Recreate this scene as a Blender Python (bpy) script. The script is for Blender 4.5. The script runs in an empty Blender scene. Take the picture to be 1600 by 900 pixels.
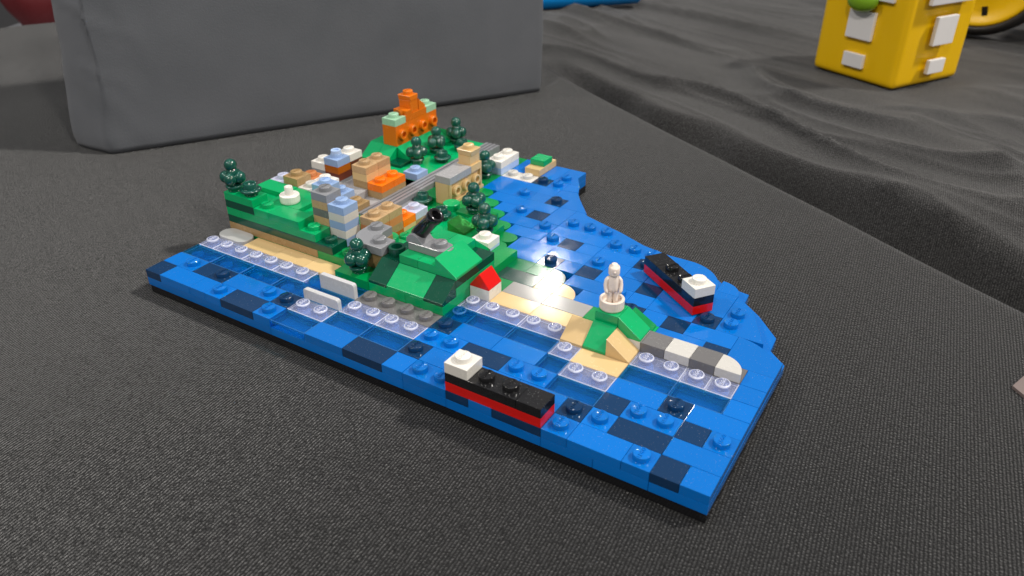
import bpy, bmesh, math, random
from mathutils import Vector, Matrix
random.seed(7)
C = bpy.context.scene.collection
scn = bpy.context.scene
D = bpy.data
# 1 blender unit = 1 cm.  Brick grid: S = one stud pitch, H = one plate height.
S, H = 0.8, 0.32
T = -0.99                                     # table top (cloth) height; the water tiles' top is z = 0

# ---------------------------------------------------------------- camera
cam = D.objects.new('camera', D.cameras.new('camera')); C.objects.link(cam)
cam.data.sensor_width = 36.0; cam.data.lens = 27.787
cam.data.clip_start = 0.5; cam.data.clip_end = 2000
cam.matrix_world = Matrix(((0.85069965, -0.26959929, 0.45124974, 24.827),
                           (0.52565103, 0.43460256, -0.73130815, -14.494),
                           (0.00104586, 0.85932348, 0.51143139, 14.311),
                           (0, 0, 0, 1)))
cam.data.dof.use_dof = True
cam.data.dof.focus_distance = 27.0
cam.data.dof.aperture_fstop = 0.22
scn.camera = cam
# ---------------------------------------------------------------- world: a dim grey hall
w = D.worlds.new('World'); scn.world = w; w.use_nodes = True
nt = w.node_tree; bg = nt.nodes['Background']
tc = nt.nodes.new('ShaderNodeTexCoord'); sep = nt.nodes.new('ShaderNodeSeparateXYZ')
rmp = nt.nodes.new('ShaderNodeValToRGB')
nt.links.new(tc.outputs['Generated'], sep.inputs[0]); nt.links.new(sep.outputs['Z'], rmp.inputs[0])
rmp.color_ramp.elements[0].position = 0.0; rmp.color_ramp.elements[0].color = (0.13, 0.125, 0.12, 1)
rmp.color_ramp.elements[1].position = 1.0; rmp.color_ramp.elements[1].color = (0.40, 0.40, 0.42, 1)
nt.links.new(rmp.outputs[0], bg.inputs['Color']); bg.inputs['Strength'].default_value = 0.78
# ---------------------------------------------------------------- hall lamps
CEN = Vector((13.0, 7.0, 0.0))
def lamp(name, d, E, dist=260.0, size=14.0, col=(1, 0.95, 0.88)):
    l = D.lights.new(name, 'AREA'); l.shape = 'DISK'; l.size = size
    d = Vector(d).normalized(); l.energy = E * math.pi * dist * dist; l.color = col
    o = D.objects.new(name, l); C.objects.link(o); o.location = CEN + d * dist
    o.rotation_euler = (-d).to_track_quat('-Z', 'Y').to_euler(); return o
lamp('hall_lamp', (0.50, 0.36, 0.80), 2.25, size=20)
lamp('hall_lamp', (-0.413, 0.756, 0.508), 0.08, size=7.0, col=(1, 0.95, 0.86))
lamp('hall_lamp', (-0.52, -0.45, 0.72), 0.75, size=20)
lamp('hall_lamp', (0.75, -0.30, 0.60), 0.65, size=18)
lamp('hall_lamp', (-0.15, 0.10, 0.97), 0.45, size=18, col=(0.92, 0.95, 1))
lamp('hall_lamp', (0.10, -0.62, 0.76), 0.80, size=18)
scn.view_settings.view_transform = 'Standard'; scn.view_settings.look = 'None'
scn.view_settings.exposure = 0.2; scn.view_settings.gamma = 1.0
scn.cycles.caustics_reflective = True
scn.cycles.max_bounces = 12; scn.cycles.transparent_max_bounces = 16; scn.cycles.transmission_bounces = 10

# ---------------------------------------------------------------- materials
def newmat(name):
    m = D.materials.new(name); m.use_nodes = True
    return m, m.node_tree, m.node_tree.nodes['Principled BSDF']
def plastic(name, col, rough=0.16, dust=0.25, spec=0.5, smudge=0.25):
    m, nt, p = newmat(name); N = nt.nodes; L = nt.links
    geo = N.new('ShaderNodeNewGeometry')
    info = N.new('ShaderNodeObjectInfo')
    # smudges: roughness varies over the surface
    n1 = N.new('ShaderNodeTexNoise'); n1.inputs['Scale'].default_value = 2.2; n1.inputs['Detail'].default_value = 8; n1.inputs['Roughness'].default_value = 0.8
    L.new(geo.outputs['Position'], n1.inputs['Vector'])
    mr = N.new('ShaderNodeMapRange'); mr.inputs['From Min'].default_value = 0.35; mr.inputs['From Max'].default_value = 0.7
    mr.inputs['To Min'].default_value = rough * (1 - smudge); mr.inputs['To Max'].default_value = rough * (1 + 2 * smudge)
    L.new(n1.outputs[0], mr.inputs['Value']); L.new(mr.outputs[0], p.inputs['Roughness'])
    # settled dust: pale flecks on faces that look up
    n2 = N.new('ShaderNodeTexNoise'); n2.inputs['Scale'].default_value = 15; n2.inputs['Detail'].default_value = 3; n2.inputs['Roughness'].default_value = 0.8
    L.new(geo.outputs['Position'], n2.inputs['Vector'])
    r2 = N.new('ShaderNodeMapRange'); r2.inputs['From Min'].default_value = 0.63; r2.inputs['From Max'].default_value = 0.76
    r2.inputs['To Min'].default_value = 0.0; r2.inputs['To Max'].default_value = dust
    L.new(n2.outputs[0], r2.inputs['Value'])
    sz = N.new('ShaderNodeSeparateXYZ'); L.new(geo.outputs['Normal'], sz.inputs[0])
    up = N.new('ShaderNodeMapRange'); up.inputs['From Min'].default_value = 0.6; up.inputs['From Max'].default_value = 0.95
    L.new(sz.outputs['Z'], up.inputs['Value'])
    mu = N.new('ShaderNodeMath'); mu.operation = 'MULTIPLY'; L.new(r2.outputs[0], mu.inputs[0]); L.new(up.outputs[0], mu.inputs[1])
    hs = N.new('ShaderNodeHueSaturation'); hs.inputs['Color'].default_value = (*col, 1)
    va = N.new('ShaderNodeMapRange'); va.inputs['To Min'].default_value = 0.90; va.inputs['To Max'].default_value = 1.08
    L.new(info.outputs['Random'], va.inputs['Value']); L.new(va.outputs[0], hs.inputs['Value'])
    mx = N.new('ShaderNodeMix'); mx.data_type = 'RGBA'
    L.new(mu.outputs[0], mx.inputs['Factor']); L.new(hs.outputs[0], mx.inputs['A']); mx.inputs['B'].default_value = (0.62, 0.62, 0.6, 1)
    L.new(mx.outputs['Result'], p.inputs['Base Color'])
    b = N.new('ShaderNodeBump'); b.inputs['Strength'].default_value = 0.05; b.inputs['Distance'].default_value = 0.02
    n3 = N.new('ShaderNodeTexNoise'); n3.inputs['Scale'].default_value = 3.0; n3.inputs['Detail'].default_value = 4
    L.new(geo.outputs['Position'], n3.inputs['Vector']); L.new(n3.outputs[0], b.inputs['Height']); L.new(b.outputs[0], p.inputs['Normal'])
    p.inputs['IOR'].default_value = 1.53; p.inputs['Specular IOR Level'].default_value = spec
    return m
def clear(name, tint, dif, kt, kd, rough=0.04):
    """see-through plastic: clear body with a milky share and a glossy skin"""
    m, nt, p = newmat(name); N = nt.nodes; L = nt.links
    out = N['Material Output']
    p.inputs['Base Color'].default_value = (*tint, 1); p.inputs['Transmission Weight'].default_value = 1.0
    p.inputs['Roughness'].default_value = rough; p.inputs['IOR'].default_value = 1.5
    tr = N.new('ShaderNodeBsdfTransparent'); tr.inputs[0].default_value = (*tint, 1)
    m1 = N.new('ShaderNodeMixShader'); m1.inputs[0].default_value = kt
    L.new(p.outputs[0], m1.inputs[1]); L.new(tr.outputs[0], m1.inputs[2])
    q = N.new('ShaderNodeBsdfPrincipled'); q.inputs['Base Color'].default_value = (*dif, 1); q.inputs['Roughness'].default_value = 0.1
    m2 = N.new('ShaderNodeMixShader'); m2.inputs[0].default_value = kd
    L.new(m1.outputs[0], m2.inputs[1]); L.new(q.outputs[0], m2.inputs[2]); L.new(m2.outputs[0], out.inputs['Surface'])
    return m
M = dict(
 figure=plastic('ivory_plastic', (0.80, 0.69, 0.60), 0.3, 0.0),
 blue=plastic('blue_plastic', (0.0, 0.145, 0.53), 0.095, 0.45, 0.5, 0.55),
 navy=plastic('navy_plastic', (0.004, 0.032, 0.095), 0.085, 0.45, 0.5, 0.55),
 green=plastic('green_plastic', (0.0, 0.36, 0.115), 0.18),
 green2=plastic('leaf_green_plastic', (0.0, 0.25, 0.06), 0.14),
 dgreen=plastic('dark_green_plastic', (0.001, 0.062, 0.034), 0.12),
 pine=plastic('pine_green_plastic', (0.003, 0.075, 0.052), 0.11, 0.0, 0.75, 0.1),
 tan=plastic('tan_plastic', (0.64, 0.45, 0.215), 0.22), sand=plastic('sand_plastic', (0.64, 0.45, 0.215), 0.11, 0.4, 0.5, 0.5), shore=plastic('shore_green_plastic', (0.0, 0.15, 0.05), 0.10, 0.5, 0.5, 0.5), shoredark=plastic('shore_dark_plastic', (0.02, 0.06, 0.05), 0.11, 0.6, 0.5, 0.5),
 stone=plastic('stone_plastic', (0.43, 0.43, 0.42), 0.2), shorestone=plastic('shore_stone_plastic', (0.33, 0.32, 0.31), 0.12, 0.4, 0.5, 0.5), panel=plastic('panel_plastic', (0.56, 0.56, 0.57), 0.25),
 dtan=plastic('dark_tan_plastic', (0.36, 0.235, 0.105), 0.25),
 mtan=plastic('medium_tan_plastic', (0.50, 0.33, 0.17), 0.25),
 orange=plastic('orange_plastic', (0.90, 0.185, 0.002), 0.22),
 dorange=plastic('dark_orange_plastic', (0.42, 0.105, 0.004), 0.2),
 castle=plastic('earth_orange_plastic', (0.72, 0.17, 0.006), 0.22),
 brown=plastic('brown_plastic', (0.13, 0.028, 0.012), 0.18),
 nougat=plastic('nougat_plastic', (0.55, 0.20, 0.07), 0.2),
 lgrey=plastic('light_grey_plastic', (0.36, 0.355, 0.36), 0.25),
 dgrey=plastic('dark_grey_plastic', (0.155, 0.15, 0.15), 0.22),
 mgrey=plastic('mid_grey_plastic', (0.24, 0.245, 0.26), 0.22),
 white=plastic('white_plastic', (0.78, 0.75, 0.69), 0.25),
 cream=plastic('cream_plastic', (0.60, 0.58, 0.54), 0.25),
 lblue=plastic('light_blue_plastic', (0.30, 0.43, 0.68), 0.22),
 pale=plastic('pale_blue_plastic', (0.46, 0.60, 0.85), 0.22),
 lav=plastic('lavender_plastic', (0.50, 0.52, 0.66), 0.25),
 mint=plastic('mint_plastic', (0.36, 0.62, 0.42), 0.24),
 red=plastic('red_plastic', (0.62, 0.006, 0.004), 0.16),
 black=plastic('black_plastic', (0.010, 0.010, 0.011), 0.12, 0.3),
 yellow=plastic('yellow_plastic', (0.84, 0.50, 0.0), 0.35, 0.0),
 brightwhite=plastic('panel_white_plastic', (0.74, 0.72, 0.71), 0.4, 0.0),
 rubber=plastic('tyre_rubber', (0.028, 0.026, 0.025), 0.5, 0.1),
 cyan=plastic('sky_blue_plastic', (0.0, 0.22, 0.62), 0.2, 0.0),
 lime=plastic('lime_plastic', (0.22, 0.42, 0.02), 0.15, 0.0),
 card=plastic('grey_brown_card', (0.16, 0.125, 0.115), 0.5, 0.0),
 redcloth=plastic('red_fabric', (0.12, 0.005, 0.009), 0.6, 0.0),
 clear=clear('clear_plastic', (0.97, 0.975, 1.0), (0.58, 0.63, 0.88), 0.72, 0.16),
 tblue=clear('see_through_blue_plastic', (0.36, 0.87, 0.96), (0.0, 0.16, 0.36), 0.76, 0.08),
 clear_edge=clear('clear_plastic_edge', (0.97, 0.97, 1.0), (0.85, 0.87, 1.0), 0.4, 0.55),  # whitish colour paints in the light that clear edges gather
 tblue_edge=clear('see_through_blue_edge', (0.2, 0.6, 0.9), (0.05, 0.22, 0.52), 0.4, 0.5),
 tgreen=clear('see_through_green_plastic', (0.22, 0.75, 0.30), (0.05, 0.25, 0.06), 0.5, 0.25),
)
# ---------------------------------------------------------------- mesh helpers
def mesh_from(bm, name, mat, smooth=False):
    me = D.meshes.new(name); bm.normal_update(); bm.to_mesh(me); bm.free()
    if mat: me.materials.append(M[mat] if isinstance(mat, str) else mat)
    if smooth:
        for p in me.polygons: p.use_smooth = True
    return me
def add_box(bm, x0, y0, z0, x1, y1, z1):
    r = bmesh.ops.create_cube(bm, size=1.0)
    for v in r['verts']:
        v.co = Vector(((x0 + x1) / 2 + v.co.x * (x1 - x0), (y0 + y1) / 2 + v.co.y * (y1 - y0), (z0 + z1) / 2 + v.co.z * (z1 - z0)))
    return r['verts']
def bevel_all(bm, off, seg=1, angle=0.5):
    es = [e for e in bm.edges if len(e.link_faces) == 2 and e.calc_face_angle(0) > angle]
    if es: bmesh.ops.bevel(bm, geom=es, offset=off, segments=seg, profile=0.7, affect='EDGES', clamp_overlap=True)
def add_prism(bm, pts, z0, z1):
    a = [bm.verts.new((x, y, z0)) for x, y in pts]; b = [bm.verts.new((x, y, z1)) for x, y in pts]
    n = len(pts)
    bm.faces.new(a[::-1]); bm.faces.new(b)
    for i in range(n): bm.faces.new((a[i], a[(i + 1) % n], b[(i + 1) % n], b[i]))
    bmesh.ops.recalc_face_normals(bm, faces=bm.faces[:])
def add_lathe(bm, prof, n=20, cx=0, cy=0, close=True):
    rings = []
    for r, z in prof:
        if r < 1e-6: rings.append([bm.verts.new((cx, cy, z))])
        else: rings.append([bm.verts.new((cx + r * math.cos(2 * math.pi * i / n), cy + r * math.sin(2 * math.pi * i / n), z)) for i in range(n)])
    for A, B in zip(rings, rings[1:]):
        for i in range(n):
            j = (i + 1) % n
            if len(A) == 1 and len(B) == 1: continue
            if len(A) == 1: bm.faces.new((A[0], B[j], B[i]))
            elif len(B) == 1: bm.faces.new((A[i], A[j], B[0]))
            else: bm.faces.new((A[i], A[j], B[j], B[i]))
CACHE = {}
def box_mesh(dx, dy, dz, mat, bev=0.014):
    k = ('box', round(dx, 4), round(dy, 4), round(dz, 4), mat, bev)
    if k not in CACHE:
        bm = bmesh.new(); g = 0.006
        add_box(bm, -dx / 2 + g, -dy / 2 + g, 0.0015, dx / 2 - g, dy / 2 - g, dz)
        bevel_all(bm, bev, 2); CACHE[k] = mesh_from(bm, 'brick_body', mat)
    return CACHE[k]
def hollow_tile_mesh(dx, dy, dz, mat):
    k = ('hollow', round(dx, 4), round(dy, 4), dz, mat)
    if k not in CACHE:
        bm = bmesh.new(); g = 0.006; t = 0.11; wl = 0.09
        X, Y = dx / 2 - g, dy / 2 - g
        add_box(bm, -X, -Y, dz - t, X, Y, dz); bevel_all(bm, 0.02, 1); bm.normal_update()
        for f in bm.faces:
            if max(abs(c) for c in f.normal) < 0.95: f.material_index = 1
        zt = dz - t - 0.004
        add_box(bm, -X, -Y, 0.002, X, -Y + wl, zt); add_box(bm, -X, Y - wl, 0.002, X, Y, zt)
        add_box(bm, -X, -Y + wl + .003, 0.002, -X + wl, Y - wl - .003, zt); add_box(bm, X - wl, -Y + wl + .003, 0.002, X, Y - wl - .003, zt)
        CACHE[k] = mesh_from(bm, 'tile_shell', mat); CACHE[k].materials.append(M[mat + '_edge'])
    return CACHE[k]
# raised word on every stud, as on the real bricks
def word_mesh():
    cu = D.curves.new('stud_word', 'FONT'); cu.body = 'LEGO'; cu.size = 0.165; cu.align_x = 'CENTER'; cu.align_y = 'CENTER'
    cu.extrude = 0.016; cu.resolution_u = 1
    ob = D.objects.new('stud_word', cu); C.objects.link(ob)
    dg = bpy.context.evaluated_depsgraph_get(); me = D.meshes.new_from_object(ob.evaluated_get(dg))
    D.objects.remove(ob); return me
WORD = word_mesh()
def stud_mesh(mat, n=18):
    k = ('stud', mat)
    if k not in CACHE:
        R, h = 0.24, 0.17; see = mat in ('clear', 'tblue')
        bm = bmesh.new()
        b2 = bmesh.new(); b2.from_mesh(WORD)
        bmesh.ops.transform(b2, matrix=Matrix.Translation((0, 0, h + 0.002)) @ Matrix.Rotation(math.pi / 2, 4, 'Z'), verts=b2.verts[:])
        me2 = D.meshes.new('tmp'); b2.to_mesh(me2); b2.free(); bm.from_mesh(me2); D.meshes.remove(me2)
        nw = len(bm.faces); bm.faces.ensure_lookup_table()
        if see:
            for f in bm.faces: f.material_index = 1
            add_lathe(bm, [(R, -0.01), (R, h - 0.04), (R - 0.012, h - 0.006), (R - 0.045, h), (0.12, h), (0, h)], n)
            add_lathe(bm, [(0.145, -0.11), (0.15, 0.0), (0.14, 0.05), (0.10, 0.07), (0, 0.07)], n)
        else: add_lathe(bm, [(R, -0.01), (R, h - 0.018), (R - 0.006, h - 0.006), (R - 0.02, h), (0, h)], n)
        bm.faces.ensure_lookup_table()
        for i, f in enumerate(bm.faces):
            if i >= nw:
                f.smooth = True
                if see:
                    r = (f.calc_center_median().xy).length
                    if 0.19 < r < 0.236 or 0.113 < r < 0.128: f.material_index = 1
        me = mesh_from(bm, 'stud', mat)
        if see: me.materials.append(M[mat + '_edge'])
        CACHE[k] = me
    return CACHE[k]
def link(name, me, loc, parent=None, rz=0.0):
    o = D.objects.new(name, me); C.objects.link(o); o.location = loc; o.rotation_euler = (0, 0, rz)
    if parent: o.parent = parent
    return o
class Thing:
    """an Empty at the thing's base; every part is placed in the brick grid and parented to it"""
    def __init__(s, name, label, cat, at, group=None, rz=0.0):
        e = D.objects.new(name, None); C.objects.link(e); e.empty_display_size = 0.2
        s.o = Vector((at[0] * S, at[1] * S, at[2] * H)); e.location = s.o; e.rotation_euler = (0, 0, rz); s.e = e
        e['label'] = label; e['category'] = cat
        if group: e['group'] = group
    def rel(s, p): return Vector(p) - s.o
    def mesh(s, name, me, p, rz=0.0): return link(name, me, s.rel(p), s.e, rz)
    def studs(s, part, loc, cells, ztop, mat):
        for cx, cy in cells:
            link('stud', stud_mesh(mat), Vector((cx * S, cy * S, ztop)) - Vector(loc), part)
    def brick(s, name, x, y, dx, dy, z0, z1, mat, stud=False, bev=0.014):
        loc = Vector(((x + dx / 2) * S, (y + dy / 2) * S, z0 * H))
        o = s.mesh(name, box_mesh(dx * S, dy * S, (z1 - z0) * H, mat, bev), loc)
        if stud:
            cells = [(x + i + .5, y + j + .5) for i in range(int(round(dx))) for j in range(int(round(dy)))] if stud is True else stud
            s.studs(o, loc, cells, z1 * H, mat)
        return o
    def prism(s, name, pts, z0, z1, mat, stud=None, bev=0.012):
        bm = bmesh.new(); cx = sum(p[0] for p in pts) / len(pts); cy = sum(p[1] for p in pts) / len(pts)
        add_prism(bm, [((px - cx) * S, (py - cy) * S) for px, py in pts], 0.0015, (z1 - z0) * H)
        bevel_all(bm, bev, 1, 0.6); loc = Vector((cx * S, cy * S, z0 * H))
        o = s.mesh(name, mesh_from(bm, name, mat), loc)
        if stud: s.studs(o, loc, stud, z1 * H, mat)
        return o
    def slope(s, name, x, y, dx, dy, z0, z1, d, mat, lip=0.35, top=0.0):
        """wedge: high side opposite to direction d ('+x','-x','+y','-y'); lip and flat top in plate / stud units"""
        bm = bmesh.new(); g = 0.006
        along = dx if d[1] == 'x' else dy; wide = dy if d[1] == 'x' else dx
        A, W, Z, l = along * S / 2 - g, wide * S / 2 - g, (z1 - z0) * H, lip * H
        prof = [(-A, 0.0015), (A, 0.0015), (A, l), (-A + top * S, Z)] + ([(-A, Z)] if top > 0 else [])
        a = [bm.verts.new((u, -W, zz)) for u, zz in prof]; b = [bm.verts.new((u, W, zz)) for u, zz in prof]; n = len(prof)
        bm.faces.new(a); bm.faces.new(b[::-1])
        for i in range(n): bm.faces.new((a[(i + 1) % n], a[i], b[i], b[(i + 1) % n]))
        bmesh.ops.recalc_face_normals(bm, faces=bm.faces[:]); bevel_all(bm, 0.014, 2, 0.3)
        rz = {'+x': 0, '+y': math.pi / 2, '-x': math.pi, '-y': -math.pi / 2}[d]
        return s.mesh(name, mesh_from(bm, name, mat), ((x + dx / 2) * S, (y + dy / 2) * S, z0 * H), rz)
def arc(cx, cy, r, a0, a1, n=10):
    return [(cx + r * math.cos(math.radians(a0 + (a1 - a0) * i / n)), cy + r * math.sin(math.radians(a0 + (a1 - a0) * i / n))) for i in range(n + 1)]
def tagged(o, label, cat, group=None):
    o['label'] = label; o['category'] = cat
    if group: o['group'] = group
    return o

# ================================================================ tablecloths, floor
def cloth_mat(name, base, ribs):
    m, nt, p = newmat(name); N = nt.nodes; L = nt.links
    tc = N.new('ShaderNodeTexCoord'); mp = N.new('ShaderNodeMapping'); L.new(tc.outputs['Object'], mp.inputs['Vector'])
    mp.inputs['Rotation'].default_value = (0, 0, math.radians(-5.6))
    wv = N.new('ShaderNodeTexWave'); wv.wave_type = 'BANDS'; wv.bands_direction = 'X'
    wv.inputs['Scale'].default_value = 3.3; wv.inputs['Distortion'].default_value = 0.7; wv.inputs['Detail'].default_value = 2; wv.inputs['Detail Scale'].default_value = 2.0
    L.new(mp.outputs[0], wv.inputs['Vector'])
    m2 = N.new('ShaderNodeMapping'); m2.inputs['Scale'].default_value = (10.5, 9, 9); L.new(mp.outputs[0], m2.inputs['Vector'])
    ns = N.new('ShaderNodeTexNoise'); ns.inputs['Scale'].default_value = 1.6; ns.inputs['Detail'].default_value = 1.0; ns.inputs['Roughness'].default_value = 0.6
    L.new(m2.outputs[0], ns.inputs['Vector'])
    big = N.new('ShaderNodeTexNoise'); big.inputs['Scale'].default_value = 0.13; big.inputs['Detail'].default_value = 3; L.new(mp.outputs[0], big.inputs['Vector'])
    # thread brightness = ribs x broken yarn x slow variation
    a = N.new('ShaderNodeMapRange'); a.inputs['To Min'].default_value = 1 - ribs; a.inputs['To Max'].default_value = 1 + ribs * 0.7; L.new(wv.outputs['Fac'], a.inputs['Value'])
    b = N.new('ShaderNodeMapRange'); b.inputs['From Min'].default_value = 0.3; b.inputs['From Max'].default_value = 0.72; b.inputs['To Min'].default_value = 0.25; b.inputs['To Max'].default_value = 2.1; L.new(ns.outputs[0], b.inputs['Value'])
    c = N.new('ShaderNodeMapRange'); c.inputs['From Min'].default_value = 0.3; c.inputs['From Max'].default_value = 0.7; c.inputs['To Min'].default_value = 0.85; c.inputs['To Max'].default_value = 1.15; L.new(big.outputs[0], c.inputs['Value'])
    m3 = N.new('ShaderNodeMath'); m3.operation = 'MULTIPLY'; L.new(a.outputs[0], m3.inputs[0]); L.new(b.outputs[0], m3.inputs[1])
    m4 = N.new('ShaderNodeMath'); m4.operation = 'MULTIPLY'; L.new(m3.outputs[0], m4.inputs[0]); L.new(c.outputs[0], m4.inputs[1])
    # pale lint
    vo = N.new('ShaderNodeTexVoronoi'); vo.inputs['Scale'].default_value = 2.0; L.new(mp.outputs[0], vo.inputs['Vector'])
    lt = N.new('ShaderNodeMapRange'); lt.inputs['From Min'].default_value = 0.03; lt.inputs['From Max'].default_value = 0.075; lt.inputs['To Min'].default_value = 4.0; lt.inputs['To Max'].default_value = 0.0; L.new(vo.outputs['Distance'], lt.inputs['Value'])
    m5 = N.new('ShaderNodeMath'); m5.operation = 'ADD'; L.new(m4.outputs[0], m5.inputs[0]); L.new(lt.outputs[0], m5.inputs[1])
    cm = N.new('ShaderNodeVectorMath'); cm.operation = 'SCALE'; cm.inputs[0].default_value = base; L.new(m5.outputs[0], cm.inputs['Scale'])
    L.new(cm.outputs[0], p.inputs['Base Color'])
    p.inputs['Roughness'].default_value = 0.8; p.inputs['Specular IOR Level'].default_value = 0.25
    p.inputs['Sheen Weight'].default_value = 0.22; p.inputs['Sheen Roughness'].default_value = 0.4
    bu = N.new('ShaderNodeBump'); bu.inputs['Strength'].default_value = 0.7; bu.inputs['Distance'].default_value = 0.03
    L.new(m3.outputs[0], bu.inputs['Height']); L.new(bu.outputs[0], p.inputs['Normal'])
    return m
CLOTH = cloth_mat('black_ribbed_cloth', (0.0122, 0.0122, 0.0125), 0.75)
CLOTH2 = cloth_mat('black_wrinkled_cloth', (0.028, 0.0272, 0.0268), 0.45)
from mathutils import noise as mno
# the front cloth's far edge follows this line (world cm); fu = along it, fv = beyond it
F0, F1 = Vector((-3.78, 36.29)), Vector((27.85, 16.97)); FD = (F1 - F0).normalized(); FN = Vector((-FD.y, FD.x))
if FN.y < 0: FN = -FN
E0, E1 = Vector((-47.18, 20.68)), Vector((-45.82, 24.92)); EN = Vector((-(E1 - E0).y, (E1 - E0).x)).normalized()      # the table's left far edge
if EN.dot(Vector((13, 7)) - E0) > 0: EN = -EN
def sheet(name, mat, us, vs, fz):
    bm = bmesh.new(); G = []
    for u in us:
        row = []
        for v in vs:
            q = F0 + FD * u + FN * v; x, y = q.x, q.y
            dx, dz = fz(u, v, x, y); row.append(bm.verts.new((x + dx * FN.x, y + dx * FN.y, T + dz)))
        G.append(row)
    for i in range(len(us) - 1):
        for j in range(len(vs) - 1): bm.faces.new((G[i][j], G[i + 1][j], G[i + 1][j + 1], G[i][j + 1]))
    if name == 'tablecloth': bmesh.ops.bisect_plane(bm, geom=bm.verts[:] + bm.edges[:] + bm.faces[:], plane_co=(E0.x, E0.y, 0), plane_no=(EN.x, EN.y, 0), clear_outer=True)
    bmesh.ops.recalc_face_normals(bm, faces=bm.faces[:])
    if bm.faces[0].normal.z < 0: bmesh.ops.reverse_faces(bm, faces=bm.faces[:])
    o = link(name, mesh_from(bm, name, mat, True), (0, 0, 0)); o['kind'] = 'structure'; return o
def fr(a, b, n): return [a + (b - a) * i / n for i in range(n + 1)]
def sm(a, b, x):
    t = max(0, min(1, (x - a) / (b - a))); return t * t * (3 - 2 * t)
def dfun(u): return 1.5 * sm(-1, 7, u) + 3.6 * sm(4, 38, u) + 0.15
def front_z(u, v, x, y):
    k = sm(-1.6, 0.35, v)
    ww = 0.10 * mno.noise(Vector((u * 0.16, 3.1, 0))) * sm(-6, 0, v) 
    # soft creases at the far left, behind the model
    dl = max(0.0, -12 - x) ; cr = 0.32 * mno.noise(Vector((x * 0.16, y * 0.10, 5.0))) * sm(0, 9, dl)
    cr += 0.22 * mno.noise(Vector((x * 0.055 + y * .09, y * 0.05 - x * .06, 1.7))) * sm(-1, -4, v) * sm(14, 24, Vector((x - 11, y - 8)).length)
    return ww, -k * k * 1.5 * min(1.0, 0.15 + dfun(u) / 3) + cr
sheet('tablecloth', CLOTH, fr(-75, 70, 150), fr(-75, -8, 60) + fr(-7.6, 0.35, 22), front_z)
def back_z(u, v, x, y):
    d = dfun(u); wd = 2.0 + 3.2 * sm(0, 38, u) + 1.1 * mno.noise(Vector((u * 0.22, 0, 2.0)))
    val = -d * (1 - sm(0.35 * wd, wd, v)) - 0.1 - 0.5 * sm(0, 4, d) * (1 - sm(wd, wd + 7, v))
    def rg(p): return (1 - min(1, abs(mno.noise(p)) * 3.4)) ** 3
    st = Vector((u * 0.016 + v * 0.012, v * 0.105 - u * 0.022, 0.0))
    wr = (1 - 0.65 * sm(9, 18, v)) * 0.32 * mno.noise(st) + 0.62 * rg(st * 1.3 + Vector((3, 1, 0))) * sm(-0.35, 0.3, mno.noise(Vector((u * 0.05, v * 0.08, 8)))) + 0.08 * mno.noise(st * 5) + 0.16 * rg(st * 3.1 + Vector((2, 6, 0)))
    cr = 0.8 * rg(Vector((u * 0.05 - v * 0.08, v * 0.15 + u * 0.03, 4.0))) * sm(wd * .5, wd, v) * (1 - sm(9, 18, v))
    fade = sm(0.4, 6, v) * (1 - 0.85 * sm(3, -3, ((x - 18.5) ** 2 + (y - 46) ** 2) ** 0.5 - 6))
    return 0, val + (wr - 0.3) * fade + cr * (0.3 + 0.7 * fade)
sheet('tablecloth_back', CLOTH2, fr(-30, 80, 260), fr(0.05, 14, 80) + fr(14.3, 85, 170), back_z)
m, nt_, p_ = newmat('hall_floor'); p_.inputs['Base Color'].default_value = (0.16, 0.15, 0.14, 1); p_.inputs['Roughness'].default_value = 0.5
nn = nt_.nodes.new('ShaderNodeTexNoise'); nn.inputs['Scale'].default_value = 0.4; cr_ = nt_.nodes.new('ShaderNodeValToRGB')
cr_.color_ramp.elements[0].color = (0.03, 0.03, 0.03, 1); cr_.color_ramp.elements[1].color = (0.06, 0.055, 0.05, 1)
nt_.links.new(nn.outputs[0], cr_.inputs[0]); nt_.links.new(cr_.outputs[0], p_.inputs['Base Color'])
bm = bmesh.new(); add_box(bm, -500, -500, T - 80, 500, 500, T - 75); o = link('floor', mesh_from(bm, 'floor', m), (0, 0, 0)); o['kind'] = 'structure'

# ================================================================ the sea base
sea = Thing('sea_base', 'stepped toy-brick sea of blue and navy tiles on a thin black baseplate', 'brick base', (13.5, 8, -3))
outline = [(0, 0), (27, 0), (27, 8.6), (26.25, 9.3), (26.2, 10.3), (25.1, 11.6), (24.25, 12.35), (24.2, 13.1), (23, 13.3), (22.3, 13.9), (21, 14.1), (18.6, 14.4),
           (16.5, 15.2), (15.2, 15.6), (14.6, 16), (13.5, 17.5), (13, 18.2), (12, 20), (12, 21), (0, 21)]
blk = [(p[0] * 0.998 + 0.03, p[1] * 0.998 + 0.05) for p in outline]
blk = blk[:14] + [(15.45, 15.9), (15.0, 16.4)] + blk[15:]
sea.prism('base_plate', blk, -3.05, -2, 'black')
sea.prism('lower_plate', [(0, 1)] + [(27, 1)] + outline[2:], -2, -1, 'blue')
for a, b in ((0, 8), (8, 15), (15, 17), (17, 21), (21, 23), (23, 25), (25, 27)):
    sea.brick('edge_plate', a, 0, b - a, 1, -2, -1, 'blue')
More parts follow.
